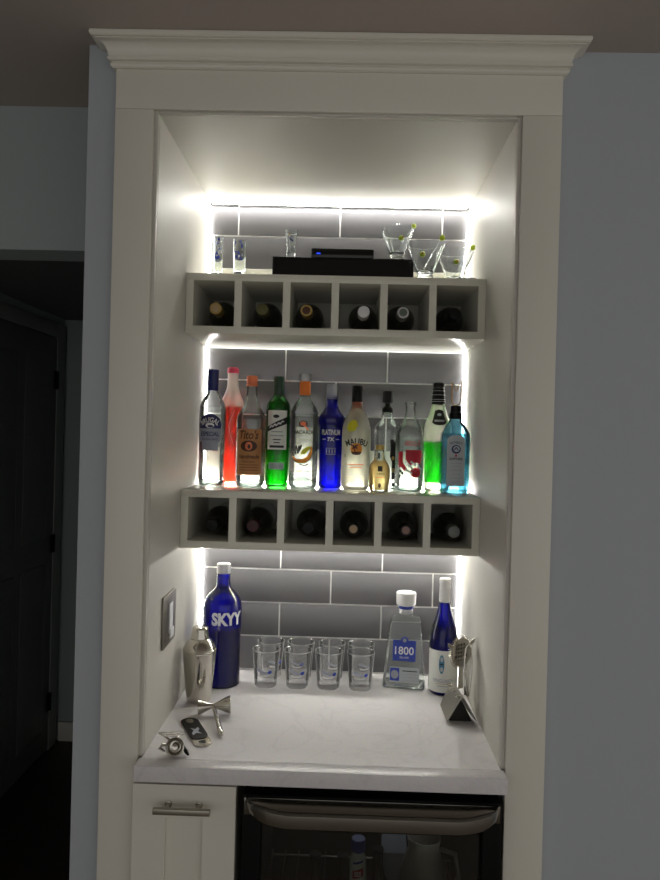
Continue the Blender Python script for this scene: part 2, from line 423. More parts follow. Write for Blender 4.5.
WP = [(.030, 0), (.037, .002), (.0395, .006), (.0395, .15), (.0385, .162), (.034, .176), (.024, .192), (.0175, .203), (.0150, .212), (.0142, .235)]
CPf = [(.0150, .205), (.0152, .25), (.0158, .251), (.0158, .258), (.0140, .2595)]
wb = None
def lying(x, zf, yaw, body, foil, label, end=None):
    tilt = .035 if zf > 1.8 else 0
    global wb
    if wb is None:
        wb = thing('wine_bottle', label, 'wine bottle', group='wine bottles lying in the racks'); wb.rotation_euler = (PI / 2, 0, 0)
        b_ = MB(); b_.lathe(WP, 'bottle_dark', 32); b_.build('body', wb)
        c_ = MB(); c_.lathe(CPf, 'gold_foil', 24); c_.build('neck_foil', wb); e_ = MB(); e_.lathe([(.0105, .2594), (.0105, .2603), (.009, .2606)], 'gold_foil', 20); e_.build('cap_end', wb); o = wb
    else: o = dup(wb, label)
    o.rotation_euler = (PI / 2 - tilt, 0, yaw); o.location = (x, .5885, zf + .0398 + (.0005 if tilt else 0))
    for c in o.children:
        c.material_slots[0].link = 'OBJECT'; c.material_slots[0].material = MATS[body if c.name.startswith('body') else foil if c.name.startswith('neck') else (end or foil)]
u, l = S1B + .019, S2B + .019
lying(-.306, u, -.03, 'bottle_olive', 'gold_foil', 'wine bottle with a pale gold foil neck in the first cubby of the upper rack', 'tan_foil')
lying(-.186, u, -.02, 'bottle_dark', 'olive_foil', 'wine bottle with an olive foil neck in the second cubby of the upper rack')
lying(-.070, u, -.02, 'bottle_dark', 'gold_foil', 'wine bottle with a brassy foil neck in the third cubby of the upper rack', 'print_brown')
lying(.075, u, .0, 'bottle_dark', 'cap_white', 'wine bottle with a white cap in the fourth cubby of the upper rack')
lying(.178, u, 0, 'bottle_dark', 'cap_silver', 'wine bottle with a silver ringed cap in the fifth cubby of the upper rack', 'green_foil')
lying(.313, u, .0, 'bottle_dark', 'black', 'black capped wine bottle in the last cubby of the upper rack')
lying(-.304, l, -.02, 'bottle_dark', 'black', 'black capped wine bottle in the first cubby of the lower rack')
lying(-.1965, l, -.02, 'bottle_dark', 'maroon_foil', 'wine bottle with a maroon neck in the second cubby of the lower rack')
lying(-.053, l, -.01, 'bottle_dark', 'black', 'black capped wine bottle in the third cubby of the lower rack')
lying(.068, l, -.02, 'bottle_dark', 'black', 'wine bottle with a tan cork end in the fourth cubby of the lower rack', 'tan_foil')
lying(.200, l, .0, 'bottle_dark', 'black', 'wine bottle with a dull pink cork end in the fifth cubby of the lower rack', 'pink_foil')
lying(.325, l, .0, 'bottle_dark', 'grey_foil', 'wine bottle with a crumpled grey foil neck in the last cubby of the lower rack')

# ------------------------------------------------------------------ counter, base cabinet, fridge
m = MB(); m.box(-HW + .0005, HW - .0005, 0.0, BACK - .0005, CT - .033, CT, 'quartz'); m.box(-.3935, .3935, -.0407, -.0005, CT - .033, CT, 'quartz', .0006)
tag(m.build('countertop'), 'white quartz countertop with faint grey veins', 'countertop')
bc = thing('base_cabinet', 'white shaker base cabinet with a bar pull under the counter', 'cabinet', (-.287, 0, 0))
MB().box(-.0995, .105, .002, .55, .10, .857, 'white_paint').build('carcass', bc)
MB().box(-.0995, .105, .06, .55, .001, .10, 'white_paint').build('toe_kick', bc)
d = MB(); x0, x1, z0, z1 = -.1125, .1085, .115, .8685; y0, y1 = -.021, -.0015
d.box(x0, -.0415, y0, y1, z0, z1, 'white_paint'); d.box(.0385, x1, y0, y1, z0, z1, 'white_paint')
d.box(-.0415, .0385, y0, y1, .797, z1, 'white_paint'); d.box(-.0415, .0385, y0, y1, z0, z0 + .07, 'white_paint')
d.box(-.0415, .0385, y0 + .008, y1, z0 + .06, .80, 'white_paint'); dd = d.build('door', bc)
h = MB(); h.box(-.061, .0595, -.056, -.045, .8215, .8335, 'brushed_steel', .001)
for x in (-.035, .031):
    h.lathe([(.0075, 0), (.0075, .003), (.005, .004), (.005, .026)], 'brushed_steel', 16, Matrix.Translation((x, -.021, .8275)) @ Matrix.Rotation(PI / 2, 4, 'X'))
h.build('handle', dd)

fr = thing('beverage_fridge', 'black glass-door beverage fridge with curved stainless handle', 'fridge', (.112, 0, 0))
m = MB(); FW = .276
m.box(-FW, -FW + .02, .03, .55, .1, .862, 'dark_void'); m.box(FW - .02, FW, .03, .55, .1, .862, 'dark_void'); m.box(-FW, FW, .03, .55, .842, .862, 'dark_void')
m.box(-FW, FW, .53, .55, .1, .862, 'dark_void'); m.box(-FW, FW, .03, .55, .08, .1, 'dark_void'); m.box(-FW, FW, .06, .5, .001, .08, 'black'); m.build('body', fr)
m = MB(); m.box(-FW, -FW + .04, -.02, .022, .1, .853, 'fridge_black', .002); m.box(FW - .04, FW, -.02, .022, .1, .853, 'fridge_black', .002)
m.box(-FW + .04, FW - .04, -.02, .022, .805, .853, 'fridge_black', .002); m.box(-FW + .04, FW - .04, -.02, .022, .1, .15, 'fridge_black', .002); df = m.build('door_frame', fr)
MB().box(-FW + .004, FW - .004, -.0225, -.0202, .812, .848, 'dark_steel', .001).build('steel_rail', df)
MB().box(-FW + .04, FW - .04, -.004, .002, .15, .805, 'door_glass').build('door_glass', fr)
# bow handle: broad curved bar, ends running back into the door
hb = MB(); vs = []; fs = []; K = 40; sec = [(-.0, -.012), (-.004, -.0165), (-.009, -.017), (-.013, -.013), (-.0145, 0), (-.013, .013), (-.009, .017), (-.004, .0165), (0, .012)]
for i in range(K + 1):
    q = i / K * 2 - 1; x = q * .268
    e = 1 - max(0, (abs(q) - .62) / .38) ** 2.0; y = -.0245 - .0525 * math.sqrt(max(0, e)) if e > 0 else -.0245
    sc = .35 + .65 * min(1, e * 1.6)
    for dy, dz in sec: vs.append((x, y + dy + .006, .831 + dz * sc + .014 * (1 - e)))
ns = len(sec)
for i in range(K):
    for k in range(ns): fs.append((i * ns + k, (i + 1) * ns + k, (i + 1) * ns + (k + 1) % ns, i * ns + (k + 1) % ns))
fs.append(tuple(range(ns))); fs.append(tuple(reversed(range(K * ns, K * ns + ns))))
hb.add(vs, fs, 'dark_steel'); hb.build('handle', df)
m = MB()
for z in (.42, ):
    for k in range(15): m.tube([(-FW + .021 + k * .0381, .04, z), (-FW + .021 + k * .0381, .525, z)], .002, 'nickel', 6)
    m.tube([(-FW + .021, .04, z), (FW - .021, .04, z)], .003, 'nickel', 6); m.tube([(-FW + .021, .5, z), (FW - .021, .5, z)], .003, 'nickel', 6)
m.build('shelf', fr)
MB().box(-.18, .18, .30, .32, .832, .841, 'fridge_fill').build('fill_bar', fr)  # added glowing bar, brightens the drinks behind the glass

# ------------------------------------------------------------------ light switch
sw = thing('dimmer_switch', 'brushed nickel wall dimmer plate above the steel cocktail shaker', 'switch', (-HW, .2, 1.167))
MB().box(.0005, .006, -.06, .062, -.063, .063, 'nickel', .002).build('plate', sw)
m = MB(); m.box(.006, .009, -.012, .020, -.035, .038, 'cap_white', .001); m.build('paddle', sw)
MB().box(.009, .012, -.012, .020, -.046, -.024, 'cap_white', .001).build('slider', sw)

# ------------------------------------------------------------------ liquor bottles
def spline(pts, n=5):
    out = []; P = [(a[0], a[1]) for a in pts]; br = [len(a) > 2 for a in pts]
    for i in range(len(P) - 1):
        p1, p2 = P[i], P[i + 1]; p0 = P[i - 1] if i and not br[i] else p1; p3 = P[i + 2] if i + 2 < len(P) and not br[i + 1] else p2
        for k in range(n):
            t = k / n
            out.append(tuple(.5 * (2 * p1[c] + (p2[c] - p0[c]) * t + (2 * p0[c] - 5 * p1[c] + 4 * p2[c] - p3[c]) * t * t + (3 * p1[c] - p0[c] - 3 * p2[c] + p3[c]) * t ** 3) for c in (0, 1)))
    out.append(P[-1]); return out
class Bot:
    """a standing bottle: outline rows are (half width, row) measured on the photograph and turned into metres at the bottle's own distance"""
    def __init__(s, name, label, cx, y, zt, base, rows, glass, cat='bottle', group='liquor bottles on the middle shelf', seg=44, build=True):
        s.y = y; s.k = (y - CP.y) / FPX; s.cx = cx; s.zt = zt
        p = atY(cx, base, y); s.o = thing(name, label, cat, (p.x, y, zt), group=group)
        s.o.location.x = atY(cx, rows[len(rows) // 2][1], y).x
        ztop = atY(cx, rows[-1][1], y).z
        s.b0 = base
        s.scale = (ztop - zt) / ((base - rows[-1][1]))          # metres per row so the base stands on its shelf
        s.P = [(rows[0][0] * s.k * .9, 0)] + [(r[0] * s.k, max(s.z(r[1]), .002), *r[2:]) for r in rows]
        s.prof = spline(s.P)
        if build: MB().lathe(s.prof, glass, seg).build('body', s.o)
    def z(s, py): return (s.b0 - py) * s.scale
    def R(s, z):
        pr = s.prof
        for a, b in zip(pr, pr[1:]):
            if a[1] <= z <= b[1] and b[1] > a[1]: return a[0] + (b[0] - a[0]) * (z - a[1]) / (b[1] - a[1])
        return pr[-1][0] if z > 0 else pr[0][0]
    def surf(s, off=.0006):
        def fn(u, py):          # u in pixels across, py a row
            z = s.z(py); r = max(s.R(z), .004) + off; a = u * s.k / r; a = max(-1.5, min(1.5, a)); return (r * math.sin(a), -r * math.cos(a), z)
        return fn
    def liquid(s, mat, top, bot=2.5, inset=.0016):
        z1 = s.z(top); z0 = s.z(s.b0 - bot); pr = [(r - inset, z) for r, z in s.prof if z0 < z < z1]
        pr = [(s.R(z0) - inset, z0)] + pr + [(s.R(z1) - inset, z1)]
        return MB().lathe(pr, mat, 36).build('liquid', s.o)
    def cap(s, rows, mat, name='cap', off=0.0):
        return MB().lathe([(r * s.k + off, s.z(py)) for r, py in rows], mat, 28).build(name, s.o)
    def base(s, h=4, mat='base_glass'):
        z1 = s.z(s.b0 - h); r = s.R(z1) - .0022
        return MB().lathe([(r * .9, .002), (r, .004), (r, z1), (r * .75, z1 * 1.15), (r * .4, z1 * 1.5), (.002, z1 * 1.7)], mat, 32).build('base', s.o)
Y0 = S2T
NB = 'liquor_bottle'

# rum with the navy cap
b = Bot(NB, 'clear round bottle with navy cap and arched navy label beside the side wall', 212.6, .498, Y0, 487, [(11.5, 486), (12.6, 483), (13, 475), (12.6, 462), (13, 450), (13.2, 440), (13.2, 412), (12.2, 405), (8.6, 398), (5.4, 393), (5, 388, 1), (4.8, 370)], 'clear_glass')
b.liquid('clear_spirit', 408); b.base(5)
b.cap([(5.2, 391), (5.4, 390.5), (5.4, 370), (4.8, 369.5)], 'cap_navy')
f = b.surf(); L = MB()
def arch(c, top, h, w): return lambda u: top + h * (1 - math.sqrt(max(0, 1 - (u / w) ** 2)))
L.patch(f, -12, 12, 429.5, arch(0, 415, 13, 12.5), 'print_navy'); L.patch(f, -12, 12, 443, 429.5, 'print_grey'); L.patch(f, -8, 9, 452, 443, 'print_grey', 8, 2)
f2 = b.surf(.0012)
L.text('BRUGAL', f2, 0, 421, 21, -5.2, 'print_white', arch=-13, bold=.02)
L.disc(f2, 0, 426.5, 4.5, 2.6, 'print_white'); L.disc(b.surf(.0016), .7, 427.3, 3, 1.2, 'print_navy')
L.text('ESPECIAL', f2, 0, 435, 19, -4.4, 'print_navy', bold=.02); L.text('EXTRA DRY', f2, 0, 440.5, 16, -2, 'print_navy'); L.build('label', b.o)

# frosted red bottle
b = Bot(NB, 'frosted bottle of bright red liquid with pink cap behind its neighbours', 232.5, .553, Y0, 487, [(10, 485.5), (10.6, 482), (10.6, 470), (10.6, 425), (11, 409), (10.6, 402), (7.6, 394), (5.7, 387), (5.2, 376, 1), (5.4, 372)], 'frosted_glass')
b.liquid('red_liquid', 407.5)
b.cap([(5.3, 373.5), (5.8, 373), (5.8, 369), (4.6, 367.5)], 'cap_pink')
f = b.surf(.001); L = MB()
def stroke(L, f, pts, w, mat):
    for (a, c), (d, e) in zip(pts, pts[1:]):
        n = math.hypot(d - a, e - c) or 1; nx, ny = -(e - c) / n * w / 2, (d - a) / n * w / 2
        L.blob(f, [(a + nx, c + ny), (a - nx, c - ny), (d - nx, e - ny), (d + nx, e + ny)], mat)
stroke(L, f, [(4, 412), (-1.5, 426), (-.5, 434), (4, 447)], .7, 'print_white'); L.build('etching', b.o)

# vodka with the kraft label
b = Bot(NB, 'clear bottle with copper cap and kraft brown paper label', 251.5, .505, Y0, 488.5, [(13.8, 487), (14.6, 484), (14.8, 478), (14.8, 430), (14.4, 419), (12, 412.5), (8, 406), (6, 399), (5.2, 390), (5, 385, 1), (5, 383)], 'clear_glass')
b.liquid('clear_spirit', 420); b.base(5)
b.cap([(4.4, 384), (5.4, 383.5), (5.6, 377), (4.8, 375.8)], 'cap_copper'); b.cap([(5.2, 386.3), (5.7, 386), (5.7, 384.2), (5.2, 384)], 'cap_copper', 'neck_ring')
f = b.surf(); f2 = b.surf(.0012); L = MB(); L.patch(f, -13.6, 13.6, 476.5, 430.5, 'kraft')
L.text("Tito's", f2, 0, 436, 20, -9, 'print_brown', shear=.25, bold=.015); L.disc(f2, 0, 447.5, 8.6, 5.6, 'print_brown'); L.disc(b.surf(.0016), 0, 447.5, 3.6, 4.2, 'cap_copper'); L.disc(b.surf(.002), .5, 448, 1.5, 2.4, 'print_brown')
L.text('Handmade', f2, 0, 458, 22, -4.4, 'print_brown', shear=.15, bold=.02); L.text('VODKA', f2, 0, 463.3, 13, -2.2, 'print_brown')
for q in range(3): stroke(L, f2, [(-10, 466.5 + q * 2.6), (10, 466.5 + q * 2.6)], .5, 'print_brown')
L.build('label', b.o)

# green liqueur
b = Bot(NB, 'green glass bottle with white label crossed by a dark sash', 278.7, .53, Y0, 488.5, [(11.8, 487), (12.2, 484), (12.2, 470), (12.2, 420), (12.2, 411), (11.4, 405), (8.4, 400), (5.8, 396.5), (5.4, 392, 1), (5.2, 380)], 'green_glass')
b.liquid('mint_liquid', 402)
b.cap([(5.5, 396), (5.7, 395.5), (5.4, 378), (4.8, 376.5)], 'cap_darkgreen')
f = b.surf(); f2 = b.surf(.0012); f3 = b.surf(.0018); L = MB(); L.patch(f, -10.5, 10.5, 451, 411.5, 'label_white')
L.blob(f2, [(-11, 428.5), (-11, 433.5), (0, 429), (11, 424.5), (11, 417.5), (0, 422.5)], 'print_black')
stroke(L, f3, [(-8, 429.5), (-5.5, 426.5), (-4.5, 428.5), (-2, 425), (-1, 427.2), (2, 423.7), (3, 425.5), (5.5, 422), (7, 423)], 1.0, 'print_white')
L.disc(f2, -1, 417.5, 3.2, 1.8, 'print_black')
for z_, w_, c in ((433, 12, 'print_grey'), (437, 14, 'print_grey'), (441, 8, 'print_black'), (444, 6, 'print_black'), (448, 15, 'print_black')): stroke(L, f2, [(-w_ / 2, z_), (w_ / 2, z_)], 1.0 if z_ < 448 else 2.4, c)
L.build('label', b.o)
L = MB(); L.patch(f, -8, 8, 471, 464, 'label_silver', 10, 2)
for q in range(5): stroke(L, f2, [(-6.5 + q * 3, 465), (-5 + q * 3, 470)], .8, 'print_grey')
L.build('lower_label', b.o)

# mango rum
b = Bot(NB, 'clear bottle with orange collar and a sliced mango on the label', 304.5, .495, Y0, 490, [(13.6, 488.5), (14.3, 486), (14, 478), (14.2, 450), (14.4, 425), (13.8, 414), (11.4, 407), (7.6, 401), (5, 397), (4.6, 393, 1), (4.6, 385)], 'clear_glass')
b.liquid('clear_spirit', 415); b.base(7)
b.cap([(5, 395.5), (5.6, 395), (5.6, 383.5), (5.2, 381.5)], 'cap_orange', 'collar'); b.cap([(5, 381.5), (6, 381), (6, 374.5), (5.6, 374)], 'pale_cap')
f = b.surf(); f2 = b.surf(.0012); L = MB()
L.disc(f, 0, 425, 4.4, 3.4, 'print_black'); L.disc(f2, -.2, 424.8, 3, 2.2, 'cap_copper'); stroke(L, f2, [(1, 426.5), (5, 431)], 1.6, 'cap_copper')
L.text('BACARDI', f, 0, 433.5, 20, -4, 'print_black', bold=.02); L.text('MANGO', f, 1, 438.5, 14, -3, 'print_grey'); L.text('FUSION', f, 2, 443, 11, -2.4, 'print_grey')
o1 = [(-12, 457), (-6, 460.5), (0, 460.5), (5, 457), (7.5, 452), (8.2, 447), (9.5, 448), (9.8, 454), (7.5, 460), (2.5, 464), (-4, 464), (-9, 461.5)]
L.blob(f, [(x * 1.06, py + .8) for x, py in o1], 'print_black'); L.blob(f2, o1, 'print_orange')
L.blob(b.surf(.0018), [(-2, 456), (3, 455), (7, 450), (8, 447), (4, 448), (-1, 452)], 'print_yellow')
for q in ((-9, 448, -7, 456), (-7, 447, -4.5, 455), (-4, 447, -3.5, 453), (-1.5, 446, -2.5, 451)): stroke(L, f2, [(q[0], q[1]), (q[2], q[3])], 1.8, 'print_black')
stroke(L, f2, [(-3, 465.5), (2, 467), (6, 465)], 1.2, 'print_black'); stroke(L, f, [(-6, 473), (-1, 473)], .9, 'cap_copper'); stroke(L, f, [(1, 473), (7, 473)], .9, 'print_grey'); L.build('label', b.o)

L = MB(); fb_ = lambda u, py: ((b.R(b.z(py)) + .0006) * math.sin(u * b.k / b.R(b.z(py))), (b.R(b.z(py)) + .0006) * math.cos(u * b.k / b.R(b.z(py))), b.z(py)); L.patch(fb_, -9, 9, 472, 428, 'frosted_white'); L.build('back_label', b.o)
# blue vodka on the shelf
b = Bot(NB, 'cobalt blue bottle with pale translucent cap on the middle shelf', 331.5, .53, Y0, 489, [(12, 487.5), (12.6, 485), (12, 478), (11.8, 460), (12.4, 430), (13.6, 422), (13, 417), (9, 412), (6.8, 407), (6.2, 400, 1), (5.8, 397)], 'blue_glass')
b.liquid('blue_glass', 415)
b.cap([(5.8, 400), (6.3, 399.5), (6.2, 385.5), (5.6, 384.3)], 'pale_cap')
f = b.surf(.0012); L = MB(); L.text('PLATINUM', f, 0, 433, 19.5, -5.4, 'print_white', bold=.02); L.text('7X', f, 0, 440, 7, -3.8, 'print_white', bold=.02)
stroke(L, f, [(-9, 440), (-5, 440)], .6, 'print_white'); stroke(L, f, [(5, 440), (9, 440)], .6, 'print_white')
for q in range(4): stroke(L, f, [(-4 + q * 2.8, 450), (-4 + q * 2.8, 454)], 1.2, 'print_grey')
stroke(L, f, [(-5, 449), (5.5, 449)], .5, 'print_grey'); stroke(L, f, [(-5, 455), (5.5, 455)], .5, 'print_grey'); L.build('lettering', b.o)

# coconut rum
b = Bot(NB, 'white frosted bottle with black cap, palm tree sunset print and yellow tag', 356.8, .488, Y0, 490.5, [(13.2, 489), (14.2, 486), (14.3, 479), (14.3, 450), (14.2, 432), (12.6, 423), (9.4, 415), (6.4, 409), (5.3, 402, 1), (5, 398)], 'frosted_white')
b.liquid('clear_spirit', 430)
b.cap([(5.2, 402.5), (5.4, 402), (5.4, 387), (4.8, 385.7)], 'black', 'cap'); b.cap([(5.5, 408.5), (5.7, 408), (5.4, 402.6), (5.2, 402.4)], 'cap_copper', 'neck_band')
f = b.surf(.0008); f2 = b.surf(.0014); L = MB(); L.text('MALIBU', f, 0, 442, 24, -6.5, 'print_black', arch=-26, bold=.03)
L.disc(f, 0, 449.5, 6, 6, 'print_orange'); L.blob(f2, [(-5.6, 452.3), (5.6, 452.3), (3.8, 455), (0, 455.7), (-3.8, 455)], 'print_brown')
for q in ((-2, 447, -6, 445), (-2, 447, -4, 449.5), (-2, 447, 1.5, 445.5), (-2, 447, 1, 449)): stroke(L, f2, [(q[0], q[1]), (q[2], q[3])], 1.5, 'print_brown')
stroke(L, f2, [(-2, 447), (-1.2, 453)], 1, 'print_brown')
stroke(L, f, [(-9, 465), (8, 465)], 1.0, 'cap_copper'); stroke(L, f, [(-7, 468), (6, 468)], .8, 'cap_copper'); stroke(L, f, [(-8, 475), (8, 475)], .7, 'print_grey')
stroke(L, f, [(-12.5, 455), (-12, 458)], .9, 'print_black'); L.build('label', b.o)
L = MB(); L.blob(b.surf(.0022), [(-4.5, 420.5), (-9, 424), (-10.5, 430), (-7.5, 432.5), (-2, 431.5), (1, 426), (-.5, 421)], 'print_yellow'); L.build('yellow_tag', b.o)

# clear bottle with stepped black stopper
b = Bot(NB, 'clear bottle with a black stepped stopper behind the small golden bottle', 387.3, .545, Y0, 489, [(11.8, 487.5), (12.6, 485), (12.8, 478), (12.8, 436), (12.6, 428), (10.8, 424.5), (7, 420), (5.2, 416), (5, 412, 1), (5, 410)], 'clear_glass')
b.liquid('clear_spirit', 430); b.base(5)
b.cap([(4.6, 412.5), (5.4, 412), (5.4, 409), (4.8, 408), (3, 406.5), (2.4, 405), (3, 403.5), (5, 402.5), (5.3, 402), (5.2, 391.6), (4.4, 391)], 'black', 'stopper')
f = b.surf(.0008); f2 = b.surf(.0014); L = MB(); L.blob(f, [(2.2, 440), (5.5, 439), (8.5, 443), (8, 452), (9.5, 462), (9, 478), (4.5, 480), (5, 462), (2.5, 456), (3.5, 448)], 'print_black')
L.disc(f2, 6, 458, 1.6, 2, 'gold_foil', 10); L.disc(f2, 6.6, 470, 1.2, 2.4, 'gold_foil', 10); L.disc(f2, 7, 484, 1.8, 2.2, 'print_black', 10); L.build('label', b.o)

# small golden bottle
b = Bot('small_liquor_bottle', 'small bottle of golden liquor at the front of the shelf', 379.5, .418, Y0, 493.5, [(9.2, 492), (9.9, 489), (10.6, 480), (10.5, 470), (9, 465), (5.6, 460), (4.3, 455), (4, 447, 1), (4, 446)], 'clear_glass')
b.liquid('gold_liquid', 461)
b.cap([(4.2, 450), (4.5, 449.6), (4.4, 445.5), (3.8, 444.8)], 'gold_foil')
f = b.surf(.001); L = MB(); L.patch(f, -2.2, 2.6, 472, 466.5, 'print_black', 6, 2); L.text('1800', f, 1, 474.5, 7, -2.2, 'print_black'); stroke(L, f, [(-5, 478), (4, 478)], .7, 'cap_copper'); L.disc(f, 0, 486.5, 1.5, 2.6, 'print_brown', 10); L.build('label', b.o); L = MB(); stroke(L, b.surf(.0009), [(-1, 453), (-1, 459)], 2, 'print_black'); L.build('neck_label', b.o)

# clear bottle with red fruit print
b = Bot(NB, 'clear open-necked bottle with red fruit printed on it', 410.3, .494, Y0, 492, [(13.4, 490.5), (14.2, 488), (14.2, 480), (14.2, 450), (14, 436), (12.6, 429), (9, 424), (6.2, 419), (4.9, 413), (4.6, 408), (5, 405.5, 1), (5.4, 405), (5.4, 402.6), (4.8, 402)], 'clear_glass')
b.liquid('clear_spirit', 438); b.base(5)
f = b.surf(.0008); f2 = b.surf(.0014); L = MB()
L.text('ABSOLUT', f, 2, 444, 17, -5, 'print_red', bold=.01)
L.blob(f, [(-5, 450.5), (12, 450.5), (12.5, 458), (11, 465), (6, 463), (0, 466), (-5, 460)], 'print_red'); L.blob(f, [(-13, 453), (-8, 452), (-7.5, 463), (-3, 470), (-6, 472), (-9, 468), (-12.5, 468)], 'print_red')
L.disc(f2, 5.5, 473, 5.6, 5, 'print_red'); L.disc(b.surf(.002), 4.5, 471.5, 2.2, 1.6, 'cap_pink')
for q in ((-4, 464, 3, 470), (-5, 470, 2, 474), (0, 462, 6, 466), (8, 466, 12, 470)): stroke(L, f2, [(q[0], q[1]), (q[2], q[3])], 1.7, 'print_white')
for q in ((-11, 477), (-8, 474), (-10, 472)): L.disc(f2, q[0], q[1], 1.4, 1.6, 'print_black', 10)
L.build('label', b.o)

# green apple liqueur
b = Bot(NB, 'tapered frosted bottle half full of vivid green liquor with black neck', 437.8, .522, Y0, 489, [(12.2, 487.5), (12.8, 485), (12.8, 470), (12.6, 450), (13.4, 432), (13.2, 426), (9.8, 416), (7, 407), (6, 403, 1), (5.4, 385)], 'frosted_glass')
b.liquid('green_liquid', 441, 8)
b.cap([(6.4, 404.2), (6.9, 403.8), (5.6, 389), (5.4, 388)], 'black', 'neck_sleeve'); b.cap([(5.2, 388), (5.5, 387.6), (5.4, 383.5), (4.8, 382.8)], 'black', 'cap')
f = b.surf(.0008); f2 = b.surf(.0014); L = MB(); L.blob(f, [(-4, 410.5), (0, 409.3), (4, 410.5), (7.5, 422.5), (4, 424.5), (0, 425), (-4, 424.5), (-7.5, 422.5)], 'print_black')
L.disc(f2, 0, 414.5, 2.2, 1.4, 'label_silver', 10); stroke(L, f2, [(-5, 420.5), (5, 420.5)], 2, 'label_silver'); L.build('label', b.o)
f = b.surf(.0008)
L = MB()
for py in (391, 395, 399.5, 401.5): L.lathe([(b.R(b.z(403.6)) * .0 + (5.6 + (py - 388) * .085) * b.k + .0012, b.z(py) - .0006), ((5.6 + (py - 388) * .085) * b.k + .0012, b.z(py) + .0006)], 'label_silver', 28, cap0=False, cap1=False)
L.build('neck_ring', b.o)

# square blue gin bottle
b = Bot(NB, 'flat shouldered aqua blue bottle with arched silver label in front', 455.3, .432, Y0, 495, [(12, 493.5), (13.9, 489), (14.1, 440), (13.6, 434), (9.5, 427), (6.6, 422), (5.6, 419), (5, 408)], 'aqua_glass', build=False)
k = b.k
secs = [(0, 13 * k, 8 * k, .008), (b.z(492), 14.2 * k, 9 * k, .007), (b.z(486), 13.9 * k, 8.6 * k, .006), (b.z(440), 14.1 * k, 8.8 * k, .006), (b.z(434), 13.6 * k, 8.6 * k, .008), (b.z(427), 9.8 * k, 7.6 * k, .012), (b.z(422), 6.4 * k, 6 * k, .015), (b.z(418), 5.4 * k, 5.4 * k, .0149), (b.z(410), 5 * k, 5 * k, .0138)]
MB().loft(secs, 'aqua_glass').build('body', b.o)
MB().loft([(z + .004 if i == 0 else z, w - .003, d_ - .003, r * .8) for i, (z, w, d_, r) in enumerate(secs[:5])], 'aqua_liquid').build('liquid', b.o)
b.cap([(5.2, 419.3), (6, 419), (6, 413), (5, 412.5), (5.2, 406.5), (4.6, 405.8)], 'black')
fl = lambda off: (lambda u, py: (u * k, -8.9 * k - off, b.z(py))); f, f2, f3 = fl(.0006), fl(.0012), fl(.0018); L = MB()
L.patch(f, -8.8, 8.8, 487, arch(0, 435.5, 6, 9), 'label_silver', 16, 4); L.text('BOMBAY', f2, 0, 443, 12, -2.6, 'print_navy', arch=-14); L.disc(f2, 0, 450, 4.6, 4.4, 'print_navy'); L.disc(f3, .3, 449.6, 3.2, 3, 'label_silver'); stroke(L, fl(.0022), [(-2, 451), (0, 448), (2, 451)], 1, 'print_navy')
L.disc(f2, 0, 456.3, 1.2, 1.2, 'print_red', 10); L.text('SAPPHIRE', f2, 0, 459.6, 13, -2.6, 'print_black', bold=.02)
for q, py in enumerate((464, 467, 471, 475, 479, 483)): stroke(L, f2, [(-5.5 + q % 2, py), (5.5 - q % 2, py)], .8, 'print_grey')
L.build('label', b.o)
zc = b.z(405.8); L = MB(); kk = b.k
pts = [(-1.2, 407), (-3.4, 404.2), (-4.2, 400), (-4, 388), (-4.4, 382.5), (-2.6, 385), (-.4, 391), (.4, 391), (2.8, 385), (5, 382), (4.8, 388), (4.7, 400), (3.6, 404.2), (1.4, 407)]
wl = [(x * kk, 0, (405.8 - py) * b.scale + .0016) for x, py in pts]; wl = [(x, y, max(z, .0018)) for x, y, z in wl]
L.tube(wl, .0017, 'brass', 8, closed=True)
o = L.build('wire_loop'); o.location = (b.o.location.x, b.y, Y0 + zc); tag(o, 'bent brass wire loop standing on the aqua bottle cap', 'wire')

# ------------------------------------------------------------------ counter bottles
Y0 = CT
b = Bot(NB, 'tall cobalt blue bottle with silver cap standing behind the cocktail shaker', 223, .476, Y0, 687.5, [(18.2, 686.6), (18.3, 684), (18.3, 660), (18.3, 640), (18.8, 627), (19, 612), (18.8, 606), (16.5, 598), (11, 591), (7.6, 587), (6.8, 582, 1), (6.6, 573)], 'deep_blue_glass', group='bottles on the counter')
b.liquid('deep_blue_glass', 628)
b.cap([(6.6, 573), (7, 572.5), (7, 563.5), (6.4, 562.7)], 'cap_silver')
f = b.surf(.001); L = MB(); L.text('SKYY', f, 8.4, 616.5, 33, -13.5, 'print_white', bold=.05); L.build('lettering', b.o)

b = Bot(NB, 'clear trapezoid bottle with round white stopper and blue square label', 406, .515, Y0, 686, [(20, 684), (20, 640), (18, 622), (8, 612), (7, 600)], 'clear_glass', group='bottles on the counter', build=False)
k = b.k; b.o.location.x = atY(404.6, 660, .515).x; b.o.rotation_euler[2] = -.13
secs = [(0, 20 * k, 13 * k, .008), (.004, 21 * k, 14 * k, .008), (b.z(679), 20.6 * k, 13.6 * k, .007), (b.z(660), 18.6 * k, 12 * k, .006), (b.z(622), 15.6 * k, 9.6 * k, .006), (b.z(618), 14 * k, 9 * k, .009), (b.z(615), 8 * k, 7.8 * k, .02), (b.z(612), 7 * k, 7 * k, .0195), (b.z(607), 6.6 * k, 6.6 * k, .0185)]
MB().loft(secs, 'clear_glass').build('body', b.o)
MB().loft([(z + .006 if i == 0 else z, w - .003, d_ - .003, r * .8) for i, (z, w, d_, r) in enumerate(secs[:5])], 'clear_spirit').build('liquid', b.o)
b.cap([(6.4, 613.5), (6.9, 613), (6.9, 605.5)], 'cap_white', 'neck_band'); b.cap([(7, 608.3), (7.1, 608), (7.1, 605.5), (7, 605.3)], 'print_blue', 'blue_ring')
b.cap([(7.4, 605.2), (9.4, 604.5), (9.8, 603), (10, 593), (9.6, 592), (8, 591.5)], 'cap_white', 'stopper')
